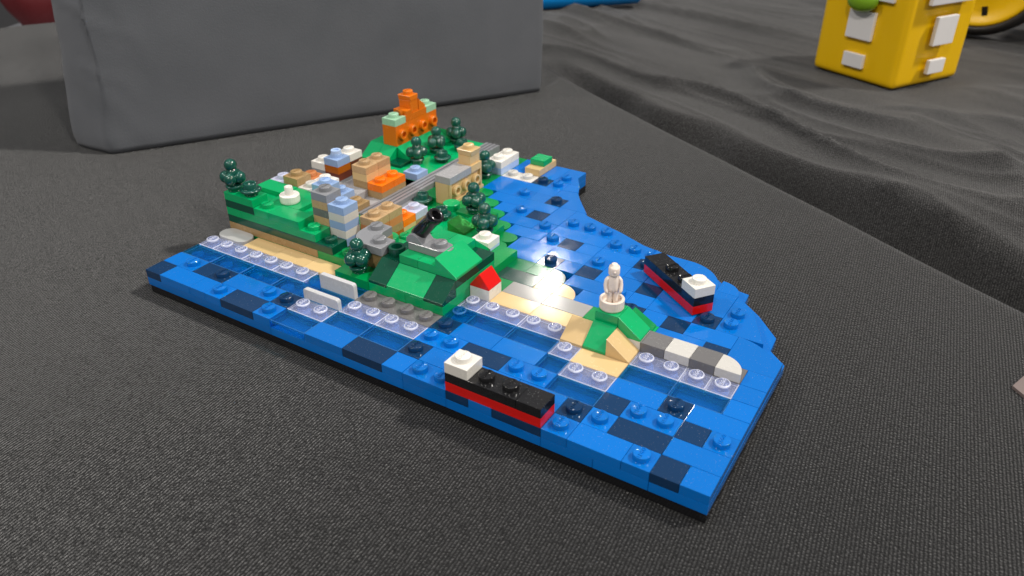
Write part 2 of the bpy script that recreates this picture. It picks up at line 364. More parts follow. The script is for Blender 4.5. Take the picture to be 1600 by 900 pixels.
# B blue tile, D navy tile, b / d the same with studs, T see-through blue tile, C clear studded plate
WATER = '''D0,0,1,1 B1,0,2,1 B3,0,1,1 b4,0,1,1 D5,0,2,1 b7,0,1,1 T8,0,2,1 B10,0,2,1 D12,0,2,1 B14,0,1,1 b15,0,2,1 D17,0,1,1 B18,0,1,1 D19,0,2,1 b21,0,1,1 B22,0,2,1 b24,0,1,1 D25,0,1,1 B26,0,1,1
B0,1,1,1 b1,1,1,1 D2,1,1,1 d3,1,1,1 B4,1,2,1 b6,1,1,1 d7,1,1,1 C8,1,2,1 T10,1,2,1 T12,1,2,1 d14,1,1,1 B15,1,2,1 B17,1,2,1 B19,1,2,1 d21,1,1,1 b22,1,1,1 D23,1,2,1 B25,1,2,1
T0,2,2,1 T2,2,2,1 T4,2,2,1 T6,2,2,1 T8,2,2,1 C10,2,2,1 C12,2,2,1 b14,2,2,1 D16,2,2,1 b18,2,2,1 T20,2,2,1 D22,2,1,1 b23,2,2,1 D25,2,1,1 b26,2,1,1
C0,3,1,1 C1,3,2,1 C3,3,2,1 C5,3,2,1 T8,3,2,1 d14,3,1,1 B15,3,2,1 B17,3,2,1 T19,3,1,1 C20,3,2,1 B22,3,2,1 d24,3,1,1 B25,3,2,1
T15,4,2,1 T17,4,2,1 C19,4,1,1 T22,4,2,1 T24,4,2,1 B26,4,1,1
C14,5,1,1 C15,5,2,1 C17,5,2,1 C22,5,2,1 C24,5,1,1 C25,5,1,1 B26,5,1,1
B26,6,1,1 B22,7,2,1 D24,7,1,1 B18,8,2,1 d20,8,1,1 B21,8,1,1 D22,8,1,1 B23,8,2,1
B17,9,2,1 b19,9,1,1 B20,9,1,1 B21,9,2,1 d23,9,1,1
B13,10,2,2 d15,10,1,1 B16,10,1,1 D17,10,1,1 B18,10,1,2 B19,10,1,1 D20,10,1,1 B21,10,2,2 B23,10,1,2
B15,11,2,1 b17,11,1,1 B19,11,1,1
B12,12,2,1 b14,12,1,1 D15,12,1,1 B16,12,1,1 B17,12,2,1 d19,12,1,1
B11,13,2,1 b13,13,1,1 B14,13,3,1 B20,11,1,1
B10,14,1,1 b11,14,1,1 D12,14,1,1 B13,14,1,2 B9,15,2,1 B11,15,2,1
B8,16,2,2 b10,16,1,1 B11,16,1,1 d12,16,1,1 B10,17,2,1
d10,18,1,1 b11,18,1,1 B8,19,1,2 B10,19,1,2'''
for tok in WATER.split():
    k = tok[0]; x, y, dx, dy = map(int, tok[1:].split(','))
    if k in 'BbDd':
        o = sea.brick('plate' if k in 'bd' else 'tile', x, y, dx, dy, -1, 0, 'blue' if k in 'Bb' else 'navy', stud=k in 'bd')
        o.rotation_euler = (random.uniform(-.007, .007) / dy, random.uniform(-.007, .007) / dx, random.uniform(-.003, .003))
    else:
        lower = [(x + i + .5, y + .5) for i in range(dx)]
        if k == 'T':
            sea.mesh('clear_tile', hollow_tile_mesh(dx * S, dy * S, H, 'tblue'), ((x + dx / 2) * S, (y + dy / 2) * S, -H))
            if y == 2 and x < 8:
                for cx, cy in lower: sea.mesh('sunken_stud', stud_mesh('blue'), (cx * S, cy * S, -H))
        else:
            o = sea.mesh('clear_plate', hollow_tile_mesh(dx * S, dy * S, H, 'clear'), ((x + dx / 2) * S, (y + dy / 2) * S, -H))
            sea.studs(o, ((x + dx / 2) * S, (y + dy / 2) * S, -H), lower, 0, 'clear')
            for cx, cy in lower: sea.mesh('sunken_stud', stud_mesh('blue'), (cx * S, cy * S, -H))
o = sea.brick('clear_plate', 14, 4, 1, 1, -1, 0, 'tblue', stud=True)
sea.prism('wedge_plate', [(12, 17), (13, 17), (13, 16), (14.6, 16), (13.4, 17.5), (12.95, 18.15), (12, 18)], -1, 0, 'blue')
sea.prism('wedge_plate', [(14, 14), (17, 14), (17, 15), (16.4, 15.2), (14.75, 15.8), (14.5, 16), (14, 16)], -1, 0, 'blue', stud=[(14.6, 14.5), (15.55, 14.5), (16.48, 14.5)])
sea.prism('wedge_plate', [(17, 13), (20, 13), (21, 14), (19.95, 14), (18.57, 14.3), (17, 15)], -1, 0, 'blue', stud=[(17.45, 13.5), (18.45, 13.5), (19.42, 13.5)])
sea.prism('wedge_plate', [(20, 12), (21, 12), (21, 14), (20, 13)], -1, 0, 'blue')
sea.prism('round_tile', [(21, 12)] + arc(21, 12, 2, 0, 90), -1, 0, 'blue')
sea.prism('round_tile', [(23, 12)] + arc(23, 12, 1, 0, 90), -1, 0, 'blue')
sea.prism('wedge_plate', [(24, 9), (26, 9), (25.55, 9.9), (25, 11.05), (24.3, 11.7), (24, 12)], -1, 0, 'blue', stud=[(24.46, 9.6), (24.46, 10.5)])
sea.prism('round_tile', [(25, 7), (27, 7), (27, 8.15), (26.66, 8.13)] + arc(25, 7, 2, 36, 90), -1, 0, 'blue')
sea.prism('wedge_plate', [(11, 19), (12, 19), (12.6, 19), (12, 20), (12, 21), (11, 21)], -1, 0, 'blue', stud=[(11.5, 19.5)])
sea.prism('wedge_plate', [(12, 18), (12.95, 18.2), (12.6, 19), (12, 19)], -1, 0, 'blue')
sea.brick('stone_plate', 10, 3, 4, 1, -1, 0, 'dgrey', stud=True)
sea.brick('stone_plate', 8, 18, 2, 1, -1, 0, 'cream', stud=True)
sea.brick('stone_plate', 22, 6, 4, 1, -1, 0, 'dgrey')
bm = bmesh.new(); add_lathe(bm, [(0.37, -0.31), (0.37, -0.015), (0.355, 0), (0, 0)], 28); sea.mesh('round_tile', mesh_from(bm, 'round', 'tblue', False), (7.5 * S, 3.5 * S, 0.012))
# sandy shore tiles and the wet green-grey ones
for x, y, dx, c in ((2, 4, 2, 'tan'), (4, 4, 2, 'tan'), (6, 4, 2, 'tan'), (15, 6, 2, 'sand'), (17, 6, 2, 'sand'), (15, 7, 2, 'shorestone'), (17, 7, 2, 'shorestone'),
                    (14, 8, 2, 'shoredark'), (16, 8, 1, 'sand'), (15, 9, 1, 'shore'), (20, 4, 2, 'tan'), (14, 7, 1, 'green2'), (19, 6, 1, 'green2'), (19, 7, 1, 'green2')):
    sea.brick('sand_tile' if c in ('tan', 'sand') else 'shore_tile', x, y, dx, 1, -1, 0, c).rotation_euler = (random.uniform(-.008, .008), random.uniform(-.005, .005), 0)
sea.prism('shore_tile', [(17, 8)] + arc(17, 8, 1, 0, 90), -1, 0, 'sand')
sea.prism('shore_tile', [(16, 9)] + arc(16, 9, 1, 0, 90), -1, 0, 'shoredark')
sea.prism('shore_tile', [(15, 9)] + [(15, 10)] + arc(14.3, 9.0, 1.0, 90, 180)[:-1] + [(13.3, 9)], -1, 0, 'shore')
sea.prism('stone_tile', arc(0.52, 4.5, 0.49, 90, 270) + arc(1.5, 4.5, 0.49, -90, 90), -1, 0.25, 'stone')

# ================================================================ land
land = Thing('town_hill', 'stepped green hillside under the town, tan and dark green layers on its front', 'brick hill', (4, 12, -1))
land.brick('ground_plate', 0, 5, 8, 16, -1, 0, 'green2')
land.brick('ground_plate', 8, 4, 6, 6, -1, 0, 'green2')
for y, x1 in ((10, 13), (11, 13), (12, 12), (13, 11), (14, 10), (15, 9)):
    land.prism('shore_plate', [(8, y), (x1 - .5, y)] + arc(x1 - .5, y + .5, .49, -90, 90) + [(8, y + 1)], -1, 0.02, 'green2')
land.brick('plate', 0, 5, 6, 1, 0, 1, 'dtan')
land.brick('plate', 6, 5, 4, 1, 0, 1, 'green2', stud=[(7.5, 5.5)])
land.brick('plate', 8, 4, 2, 1, 0, 1, 'green2')
land.brick('plate', 0, 5, 7, 1, 1, 2, 'dgreen', stud=[(6.5, 5.5)])
land.brick('plate', 0, 5, 1, 1, 2, 3, 'green'); land.brick('plate', 1, 5, 5, 1, 2, 3, 'green', stud=[(5.5, 5.5)])
land.brick('plate', 2, 5, 1, 1, 3, 4, 'green', stud=True); land.brick('tile', 3, 5, 2, 1, 3, 4, 'green')
land.brick('plate', 0, 5, 2, 1, 3, 4, 'dgreen'); land.brick('plate', 0, 5, 2, 1, 4, 5, 'green')
land.brick('brick', 0, 6, 5, 1, 0, 3, 'dgreen'); land.brick('plate', 0, 6, 2, 1, 3, 3.4, 'green'); land.brick('plate', 2, 6, 2, 1, 3, 4, 'green'); land.brick('plate', 4, 6, 1, 1, 3, 3.5, 'green')
land.brick('brick', 0, 7, 3, 3, 0, 3, 'dgreen'); land.brick('brick', 3, 7, 2, 1, 0, 3, 'dgreen'); land.brick('plate', 4, 8, 1, 2, 0, 1, 'lgrey')
land.brick('plate', 0, 7, 2, 1, 3, 4, 'green'); land.brick('plate', 2, 7, 2, 1, 3, 3.9, 'green'); land.brick('plate', 4, 7, 1, 1, 3, 3.3, 'green2')
land.brick('brick', 0, 10, 2, 3, 0, 2, 'mgrey'); land.brick('brick', 2, 10, 1, 3, 0, 1, 'lgrey')
land.brick('paving_tile', 2, 10, 2, 1, 1, 2, 'lgrey'); land.brick('plate', 3, 10, 2, 4, 0, 1, 'lgrey')
land.brick('paving_tile', 2, 11, 1, 2, 1, 1.6, 'lgrey')
land.brick('brick', 5, 6, 1, 3, 0, 1, 'green2'); land.brick('plate', 0, 13, 5, 8, 0, 1, 'green')
land.brick('plate', 3, 14, 2, 1, 1, 1.01, 'green')
# the grooved road: four grille tiles
for y0, n in ((9, 4), (13, 4), (17, 4)):
    bm = bmesh.new()
    add_box(bm, -0.39, -n * S / 2 + .006, 0.002, 0.39, n * S / 2 - .006, 0.12)
    for i in range(4): add_box(bm, -0.39 + i * 0.2133, -n * S / 2 + .008, 0.123, -0.39 + i * 0.2133 + 0.14, n * S / 2 - .008, 0.32)
    land.brick('road_bed', 5, y0, 1, n, 0, 0.3, 'dgrey')
    land.mesh('road_grille', mesh_from(bm, 'road_grille', 'mgrey'), (5.5 * S, (y0 + n / 2) * S, 0.09))
land.brick('paving_tile', 6, 9, 1, 3, 0, 0.7, 'mgrey')
land.brick('plate', 6, 13, 1, 5, 0, 0.6, 'green2')
# slopes round the orange fort on the hilltop
for x in (0, 1): land.slope('slope', x + .0, 15, 1, 1, 1, 3, '-y', 'green')
for y in (16, 18): land.slope('slope', 2, y, 1, 2, 1, 3, '+x', 'green')
land.brick('brick', 0, 16, 2, 4, 1, 3, 'green'); land.slope('slope', 0, 20, 3, 1, 1, 3, '+y', 'green')
land.brick('plate', 2, 15, 1, 1, 1, 1.4, 'dgreen')
# low green valley between town and shore
land.brick('plate', 8, 6, 2, 2, 0, 1, 'green'); land.brick('plate', 8, 8, 2, 4, 0, 0.5, 'green', stud=[(8.5, 8.5), (8.6, 9.6)]); land.brick('plate', 10, 10, 2, 2, 0, 0.9, 'green2')
land.brick('plate', 9, 12, 2, 1, 0, 0.9, 'green2'); land.brick('plate', 8, 12, 1, 1, 0, .4, 'green', stud=True)
for x, y, z in ((8.4, 12.5, .4), (9.5, 9.5, .5), (8.4, 7.4, 1)):
    bm = bmesh.new(); add_lathe(bm, [(0.36, 0), (0.36, 0.28), (0.34, 0.3), (0, 0.3)], 22); land.mesh('round_plate', mesh_from(bm, 'round_plate', 'green'), (x * S, y * S, z * H))
land.slope('clear_slope', 10, 9.9, 1, 1, 0.9, 2.2, '+x', 'tgreen'); land.slope('clear_slope', 10.6, 11, 1, 1, 0.9, 2.0, '-y', 'tgreen'); land.slope('clear_slope', 9.3, 8.2, 1, 1, .5, 2, '-x', 'tgreen')
land.slope('slope', 11, 8, 2, 1.2, 1, 3.8, '+y', 'green')

fort = Thing('fort_hill', 'blocky green fort mound with sloped ramparts above the grey studded strip', 'brick hill', (12, 6, 0))
fort.brick('plate', 10, 4, 2, 2, 0, 1, 'green'); fort.brick('plate', 12, 4, 2, 2, 0, 1, 'green')
fort.brick('brick', 10, 5, 4, 1, 1, 2, 'green'); fort.brick('plate', 10, 6, 4, 2, 0, 2, 'green')
fort.brick('plate', 10, 5, 4, 3, 2, 3, 'dgreen')
fort.slope('slope', 10, 4, 1, 1, 1, 3, '-y', 'dgreen'); fort.slope('slope', 11, 4, 2, 1, 1, 3, '-y', 'green'); fort.slope('slope', 13, 4, 1, 1, 1, 3, '-y', 'dgreen')
fort.brick('plate', 11, 5, 1, 3, 3, 4, 'green'); fort.brick('plate', 12, 5, 1, 3, 3, 4, 'green')
fort.slope('slope', 12.95, 5, 1.07, 2, 3, 5, '+x', 'green', lip=0.3)
fort.brick('side_plate', 12, 7.9, 2, 2.1, 0, 1, 'green2')
fort.prism('side_plate', [(10, 8), (12, 8), (12, 10), (10, 10)], 0, 1, 'green2')
bm = bmesh.new(); add_lathe(bm, [(0.3, 0), (0.3, 0.3), (0.2, 0.3), (0.2, 0.1), (0, 0.1)], 18); fort.mesh('round_plate', mesh_from(bm, 'round_plate', 'dgreen'), (10.4 * S, 5.6 * S, 3 * H))

# ================================================================ houses of the town
def house(name, label, layers, cat='toy house', group='toy houses of the town'):
    """layers: (x, y, dx, dy, z0, z1, colour, studs)"""
    x, y, dx, dy, z0 = layers[0][:5]
    t = Thing(name, label, cat, (x + dx / 2, y + dy / 2, z0), group)
    for l in layers:
        t.brick('storey', l[0], l[1], l[2], l[3], l[4], l[5], l[6], stud=l[7] if len(l) > 7 else False)
    return t
house('tower_block', 'tallest dark grey and tan striped tower beside the blue and cream tower', [(5, 6, 1, 1, 1, 2, 'dtan'), (5, 6, 1, 1, 2, 3, 'dgrey'), (5, 6, 1, 1, 3, 4, 'mtan'), (5, 6, 1, 1, 4, 5, 'dgrey'), (5, 6, 1, 1, 5, 6, 'mtan'), (5, 6, 1, 1, 6, 7, 'mgrey', True)])
house('tower_block', 'light blue and cream striped tower in front of the grey tower', [(6, 6, 1, 1, 1, 2, 'lblue'), (6, 6, 1, 1, 2, 3, 'cream'), (6, 6, 1, 1, 3, 4, 'lblue'), (6, 6, 1, 1, 4, 5, 'cream'), (6, 6, 1, 1, 5, 6, 'lblue', True)])
house('tan_house', 'tan house with a pinkish lower storey behind the grey curved plate', [(7, 7, 1, 1, 0, 1, 'dorange'), (7, 7, 1, 1, 1, 2, 'nougat'), (7, 7, 1, 1, 2, 3, 'nougat'), (7, 7, 1, 1, 3, 4, 'mtan', True)])
house('tan_house', 'tan house over salmon and grey-tan bands, next to the small orange house', [(7, 8, 1, 1, 0, 1, 'dorange'), (7, 8, 1, 1, 1, 2, 'dtan'), (7, 8, 1, 1, 2, 3, 'nougat'), (7, 8, 1, 1, 3, 4, 'mtan', True)])
house('orange_house', 'small orange house on a tan base between tan and white houses', [(7, 9, 1, 1, 0, 1, 'tan'), (7, 9, 1, 1, 1, 2, 'orange', True)])
house('white_house', 'small pale grey house on an olive base by the green valley', [(7, 10, 1, 1, 0, 1, 'dtan'), (7, 10, 1, 1, 1, 2, 'lav', True)])
house('tan_house', 'low brown-tan house behind the blue and cream tower', [(4, 9, 1, 1, 1, 2, 'dtan', True)])
house('blue_house', 'light blue house of two steps behind the grey tower', [(3, 8, 1, 2, 0, 2, 'mgrey'), (3, 8, 1, 2, 2, 3, 'lblue', [(3.5, 9.5)]), (3, 8, 1, 1, 3, 4, 'lblue'), (3, 8, 1, 1, 4, 5, 'lblue', True)])
house('orange_house', 'long orange two-stud house on a tan base beside the grooved road', [(4, 11, 1, 2, 1, 2, 'dtan'), (4, 11, 1, 1, 2, 3, 'orange', True), (4, 12, 1, 1, 2, 3, 'orange', True)])
house('tan_house', 'tall tan two-stud house behind the long orange house', [(3, 11, 1, 2, 1, 3, 'dtan'), (3, 11, 1, 1, 3, 4, 'tan'), (3, 12, 1, 1, 3, 4, 'tan'), (3, 11, 1, 1, 4, 5, 'mtan', True), (3, 12, 1, 1, 4, 5, 'mtan', True)])
t = house('tower_block', 'light blue topped tower over orange and brown storeys', [(1, 11, 1, 1, 2, 3, 'brown'), (1, 11, 1, 1, 3, 4, 'dorange'), (1, 11, 1, 1, 4, 5, 'lblue', True)])
bm = bmesh.new(); add_lathe(bm, [(0.22, 0), (0.22, 0.13), (0.14, 0.13), (0.14, 0.05), (0, 0.05)], 18); t.mesh('roof_ring', mesh_from(bm, 'roof_ring', 'pale'), (1.5 * S, 11.5 * S, 5 * H + 0.18))
house('white_house', 'white house farthest back, right of the blue topped tower', [(1, 12, 1, 1, 2, 4, 'brown'), (1, 12, 1, 1, 4, 5, 'white', True)])
house('white_house', 'white house on a grey base, left of the blue topped tower', [(0, 11, 1, 1, 2, 3, 'mgrey'), (0, 11, 1, 1, 3, 4, 'white', True)])
house('tan_house', 'small dark tan one-stud house at the top of the green terrace', [(1, 8, 1, 1, 3, 4, 'dtan'), (1, 8, 1, 1, 4, 5, 'dtan', True)])
house('brown_house', 'low copper-brown house behind the small dark tan house', [(1, 9, 1, 1, 3, 4, 'nougat', True)])
house('white_house', 'low white one-stud house in the middle of the upper town', [(2, 9, 1, 1, 3, 4, 'white', True)])
house('pale_house', 'flat lavender one-stud house at the left rim of the terrace', [(0, 8, 1, 1, 3, 4, 'lav', True)])
house('pale_house', 'flat pale grey one-stud house behind the white round monument', [(2, 8, 1, 1, 3, 4, 'cream', True)])
house('blue_house', 'single grey-blue one-stud house beside the road near the pines', [(4, 14, 1, 1, 1, 2, 'lblue', True)])
house('white_house', 'white two-stud house at the far shore, blue water reflection painted on its lower storey', [(7, 18, 1, 2, 0, 1, 'pale'), (7, 18, 1, 2, 1, 2, 'white', True)])  # lower storey coloured pale blue for light bounced off the water
house('white_house', 'white one-stud house on the green shore under the large pines', [(12, 9, 1, 1, 1, 1.35, 'pale'), (12, 9, 1, 1, 1.35, 2.25, 'white', True)])  # thin pale blue layer paints the blue reflection at the wall foot
# curved grey terrace (quarter ring) with two studs
t = Thing('curved_terrace', 'grey quarter-ring plate with two studs in front of the tan houses', 'toy terrace', (9, 6, 1))
ring = [(8, 7)] + arc(9, 6, 1, 180, 270, 12) + [(10, 5), (10, 6)] + arc(9.45, 6.45, .45, 270, 180, 6) + [(9, 7)]
t.prism('lower_ring', [(p[0] * .95 + .46, p[1] * .95 + .35) for p in ring], 1, 3, 'dtan')
t.prism('ring_plate', ring, 3, 4, 'mgrey', stud=[(9.5, 5.52), (8.52, 6.5)])
# red roofed house
t = Thing('red_roof_house', 'tiny white cottage with a pointed red roof on the shore', 'toy house', (14.5, 6.5, 0))
t.brick('wall', 14, 6, 1, 1, -1, 1.2, 'white')
bm = bmesh.new(); a = S / 2 - .006; l, h = 0.06, 0.55
add_prism(bm, [(-a, 0), (a, 0), (a, l), (0, h), (-a, l)], -a, a)
bmesh.ops.transform(bm, matrix=Matrix.Rotation(math.pi / 2, 4, 'X'), verts=bm.verts[:]); bevel_all(bm, 0.012, 1, 0.3)
t.mesh('roof', mesh_from(bm, 'roof', 'red'), (14.5 * S, 6.5 * S, 1.2 * H + .003))

# side studs (hollow) that point to +x
def side_stud(t, part, x, y, z, mat):
    k = ('side', mat)
    if k not in CACHE:
        bm = bmesh.new(); add_lathe(bm, [(0.24, -0.02), (0.24, 0.165), (0.225, 0.18), (0.15, 0.18), (0.14, 0.165), (0.14, 0.0), (0, 0.0)], 20)
        bmesh.ops.transform(bm, matrix=Matrix.Rotation(math.pi / 2, 4, 'Y'), verts=bm.verts[:]); CACHE[k] = mesh_from(bm, 'side_stud', mat)
    t.mesh(part, CACHE[k], (x * S, y * S, z))
# ================================================================ the tan harbour fort
t = Thing('harbour_fort', 'tan fort wall with side studs, grey flat roof and a small turret', 'toy fort', (7.5, 14.5, 0))
t.brick('wall', 7, 13, 0.86, 3, 0, 3, 'tan', bev=0.02)
t.brick('wall_frame', 7.86, 13, 0.14, 0.14, 0, 3, 'tan'); t.brick('wall_frame', 7.86, 13.14, 0.16, 3.0, 0, 0.42, 'tan')
t.brick('wall_frame', 7.86, 15.86, 0.14, 0.14, 0.42, 3, 'tan')
for y in (13.6, 14.52, 15.45): side_stud(t, 'side_stud', 7.86, y, 0.56, 'tan')
t.brick('roof_tile', 7, 13, 1, 2, 3, 4, 'lgrey')
t.brick('turret', 7, 15, 1, 1, 3, 4, 'tan'); t.brick('turret', 7.1, 15.05, 0.8, 0.9, 4, 5.2, 'tan')
bm = bmesh.new()
lo = add_box(bm, -0.33, -0.33, 0, 0.33, 0.33, 0.26)
for v in lo:
    if v.co.z > 0.1: v.co.x *= 1.2; v.co.y *= 1.12
bevel_all(bm, 0.015, 1); o = t.mesh('turret_top', mesh_from(bm, 'turret_top', 'tan'), (7.5 * S, 15.5 * S, 5.2 * H + .003)); link('stud', stud_mesh('tan'), (0, 0, 0.26), o)
# ================================================================ the orange castle
t = Thing('orange_castle', 'orange hilltop castle with mint green corner caps and side studs', 'toy castle', (1.5, 18, 3))
t.brick('wall', 1, 16, 1, 4, 3, 6, 'castle', bev=0.02)
for y in (16.5, 17.5, 18.5, 19.5): side_stud(t, 'side_stud', 2.0, y, 3 * H + 0.5, 'castle')
t.brick('corner_cap', 1, 16, 1, 1, 6, 7, 'mint', stud=True); t.brick('corner_cap', 1, 19, 1, 1, 6, 7, 'mint', stud=True)
t.brick('gatehouse', 1, 17, 1, 2, 6, 7, 'castle'); t.brick('gatehouse', 1, 17.1, 1, 0.5, 7, 7.6, 'castle')
bm = bmesh.new(); add_lathe(bm, [(0.21, 0), (0.21, 0.2), (0, 0.2)], 18); bmesh.ops.transform(bm, matrix=Matrix.Rotation(math.pi / 2, 4, 'X'), verts=bm.verts[:])
t.mesh('arch', mesh_from(bm, 'arch', 'dorange'), (1.5 * S, 17.12 * S, 7.1 * H))
t.slope('keep_slope', 1.05, 18.35, 0.9, 0.62, 7, 8.7, '+y', 'castle', lip=0.4)
bm = bmesh.new(); lo = add_box(bm, -0.34, -0.29, 0, 0.34, 0.29, 0.56)
bevel_all(bm, 0.015, 1); o = t.mesh('keep', mesh_from(bm, 'keep', 'castle'), (1.5 * S, 17.95 * S, 7 * H + .003))
bm = bmesh.new(); lo = add_box(bm, -0.36, -0.34, 0, 0.36, 0.30, 0.24)
for v in lo:
    if v.co.z < 0.1: v.co.y *= 0.86
bevel_all(bm, 0.015, 1); o = t.mesh('keep_top', mesh_from(bm, 'keep_top', 'castle'), (1.5 * S, 17.95 * S, 7 * H + .566)); link('stud', stud_mesh('castle'), (0, 0, 0.24), o)

# ================================================================ pines and round shrubs
def ball_mesh():
    if 'ball' not in CACHE:
        bm = bmesh.new(); bmesh.ops.create_uvsphere(bm, u_segments=24, v_segments=14, radius=0.25); CACHE['ball'] = mesh_from(bm, 'ball', 'pine', True)
    return CACHE['ball']
def cup_mesh():
    if 'cup' not in CACHE:
        bm = bmesh.new(); add_lathe(bm, [(0.26, 0), (0.27, 0.12), (0.33, 0.16), (0.345, 0.21), (0.32, 0.245), (0.28, 0.27), (0.0, 0.27)], 22); CACHE['cup'] = mesh_from(bm, 'cup', 'pine', True)
    return CACHE['cup']
def pine(x, y, z, rot, label, sc=1.0):
    t = Thing('pine_tree', label, 'toy tree', (x, y, z), 'dark green toy pines', rot)
    o0 = Vector((x * S, y * S, z * H)); t.o = Vector((0, 0, 0))
    t.mesh('trunk_cup', cup_mesh(), (0, 0, 0)); bm = None
    for i in range(4):
        a = i * math.pi / 2 + .3; t.mesh('foliage_ball', ball_mesh(), (0.27 * math.cos(a), 0.27 * math.sin(a), 0.56))
    t.mesh('foliage_ball', ball_mesh(), (0, 0, 1.06)); t.mesh('foliage_ball', ball_mesh(), (0.02, 0, 0.74))
pine(0.35, 5.45, 5, 0.2, 'dark green ball pine at the left corner of the green terrace')
pine(9.0, 4.55, 1, 0.9, 'dark green ball pine on the low shelf left of the green fort mound')
pine(3.3, 16.2, 1, 0.5, 'dark green ball pine nearest the front corner of the orange castle')
pine(3.25, 18.2, 1, 1.1, 'dark green ball pine in the middle of the row before the orange castle')
pine(3.3, 20.2, 1, 0.3, 'dark green ball pine at the far end of the row beside the orange castle')
pine(9.9, 12.4, 1, 0.7, 'dark green ball pine on the shore at the foot of the tan fort wall')
pine(11.75, 10.6, 1, 0.1, 'dark green ball pine above the white shore house')
pine(7.35, 17.3, 0, 0.6, 'small dark green ball pine tucked behind the tan fort turret')
def shrub(x, y, z, label):
    t = Thing('round_shrub', label, 'toy shrub', (x, y, z), 'dark green round shrubs'); t.o = Vector((0, 0, 0))
    if 'rim' not in CACHE:
        bm = bmesh.new(); add_lathe(bm, [(0.27, 0), (0.28, 0.12), (0.40, 0.17), (0.42, 0.22), (0.38, 0.26), (0.27, 0.28)], 24); CACHE['rim'] = mesh_from(bm, 'rim', 'pine', True)
        bm = bmesh.new(); add_lathe(bm, [(0.27, 0.27), (0.255, 0.48), (0.235, 0.50), (0.175, 0.50), (0.16, 0.48), (0.16, 0.25), (0, 0.25)], 24); CACHE['bud'] = mesh_from(bm, 'bud', 'pine', True)
    t.mesh('leaf_rim', CACHE['rim'], (0, 0, 0)); t.mesh('hollow_bud', CACHE['bud'], (0, 0, 0))
shrub(1.45, 5.5, 5, 'hollow dark green shrub beside the pine on the left terrace')
shrub(4.4, 17.2, 1, 'hollow dark green shrub between the pine row and the road')
shrub(4.3, 19.4, 1, 'hollow dark green shrub under the farthest pine by the road')
shrub(6.5, 12.5, 0, 'hollow dark green shrub squeezed between white house and tan fort')
shrub(8.7, 11.2, 0.5, 'hollow dark green shrub in the valley above the black cannon')

# ================================================================ white monument on the terrace
t = Thing('white_monument', 'white round plate with a hollow peg standing on the green terrace', 'toy monument', (3.0, 6.5, 4))
bm = bmesh.new(); add_lathe(bm, [(0.36, 0.0), (0.38, 0.03), (0.39, 0.1), (0.39, 0.31), (0.375, 0.325), (0, 0.325)], 28); t.mesh('round_base', mesh_from(bm, 'round_base', 'white', False), (3.0 * S, 6.5 * S, 4 * H + .003))
bm = bmesh.new(); add_lathe(bm, [(0.17, 0.326), (0.16, 0.64), (0.145, 0.655), (0.085, 0.655), (0.08, 0.45), (0, 0.45)], 20); t.mesh('peg', mesh_from(bm, 'peg', 'white', True), (3.0 * S, 6.5 * S, 4 * H + .003))
# ================================================================ two white harbour wall panels
for (x, y, z0, z1, lab) in ((8, 2.02, -1, 1.15, 'thin white upright panel behind two clear studs, nearer the front edge'), (8, 3.05, -1, 1.75, 'thin white upright panel below the left pine, against the green shelf')):
    t = Thing('harbour_wall', lab, 'toy wall', (x + 1, y, z0), 'white upright panels')
    bm = bmesh.new(); h = (z1 - z0) * H; r = 0.09; X = S - .006
    add_prism(bm, [(-X, 0), (X, 0), (X, h - r), (X - r * .3, h - r * .3), (X - r, h), (-X + r, h), (-X + r * .3, h - r * .3), (-X, h - r)], -0.09, 0.09)
    bmesh.ops.transform(bm, matrix=Matrix.Rotation(math.pi / 2, 4, 'X'), verts=bm.verts[:]); bevel_all(bm, 0.012, 1, 0.8)
    t.mesh('panel', mesh_from(bm, 'panel', 'panel'), ((x + 1) * S, (y + .12) * S, z0 * H + .003))
# ================================================================ breakwater
t = Thing('breakwater', 'low pier of alternating grey and white tiles ending in a rounded tip', 'toy pier', (24, 6.5, 0))
t.brick('pier_tile', 22, 6, 1, 1, 0, 1, 'dgrey'); t.brick('pier_tile', 23, 6, 1, 1, 0, 1, 'cream'); t.brick('pier_tile', 24, 6, 1, 1, 0, 1, 'dgrey')
t.prism('pier_tip', [(25, 6)] + arc(25, 6, .97, 0, 90), 0, 1, 'cream')
# ================================================================ statue islet
t = Thing('statue_islet', 'small green and tan sloped islet under the white statue', 'brick islet', (20.5, 6.5, -1))
t.brick('core', 20, 6, 1, 1, -1, 3, 'green'); t.brick('plate', 20, 5, 2, 1, -1, 0, 'tan'); t.brick('plate', 19, 5, 1, 1, -1, 0, 'tan')
t.brick('stone_plate', 21, 6, 1, 1, -1, 1, 'cream'); t.slope('slope', 20, 5, 1, 1, 0, 2, '-y', 'green', lip=0.3, top=0.12)
t.slope('slope', 21, 6, 1, 1, 1, 3, '+x', 'green', lip=0.25, top=0.0)
t.slope('sand_slope', 19, 5, 1, 1, 0, 1.7, '-y', 'tan', lip=0.2); t.slope('sand_slope', 21, 5, 1, 1, 0, 1.9, '+x', 'tan', lip=0.1)
t.brick('plate', 20, 7, 2, 1, -1, 0, 'green'); t.slope('slope', 20.9, 7, 1, 0.95, 0, 1.6, '+x', 'green2', lip=0.2)
t = Thing('statue', 'tiny white standing figure in a round white pedestal on the green islet', 'toy statue', (20.45, 6.55, 3))
P0 = (20.45 * S, 6.55 * S, 3 * H + .003)
bm = bmesh.new(); add_lathe(bm, [(0.37, 0), (0.40, 0.05), (0.40, 0.34), (0.385, 0.355), (0.31, 0.355), (0.30, 0.33), (0.30, 0.2), (0, 0.2)], 30); t.mesh('pedestal', mesh_from(bm, 'pedestal', 'figure'), P0)
bm = bmesh.new()
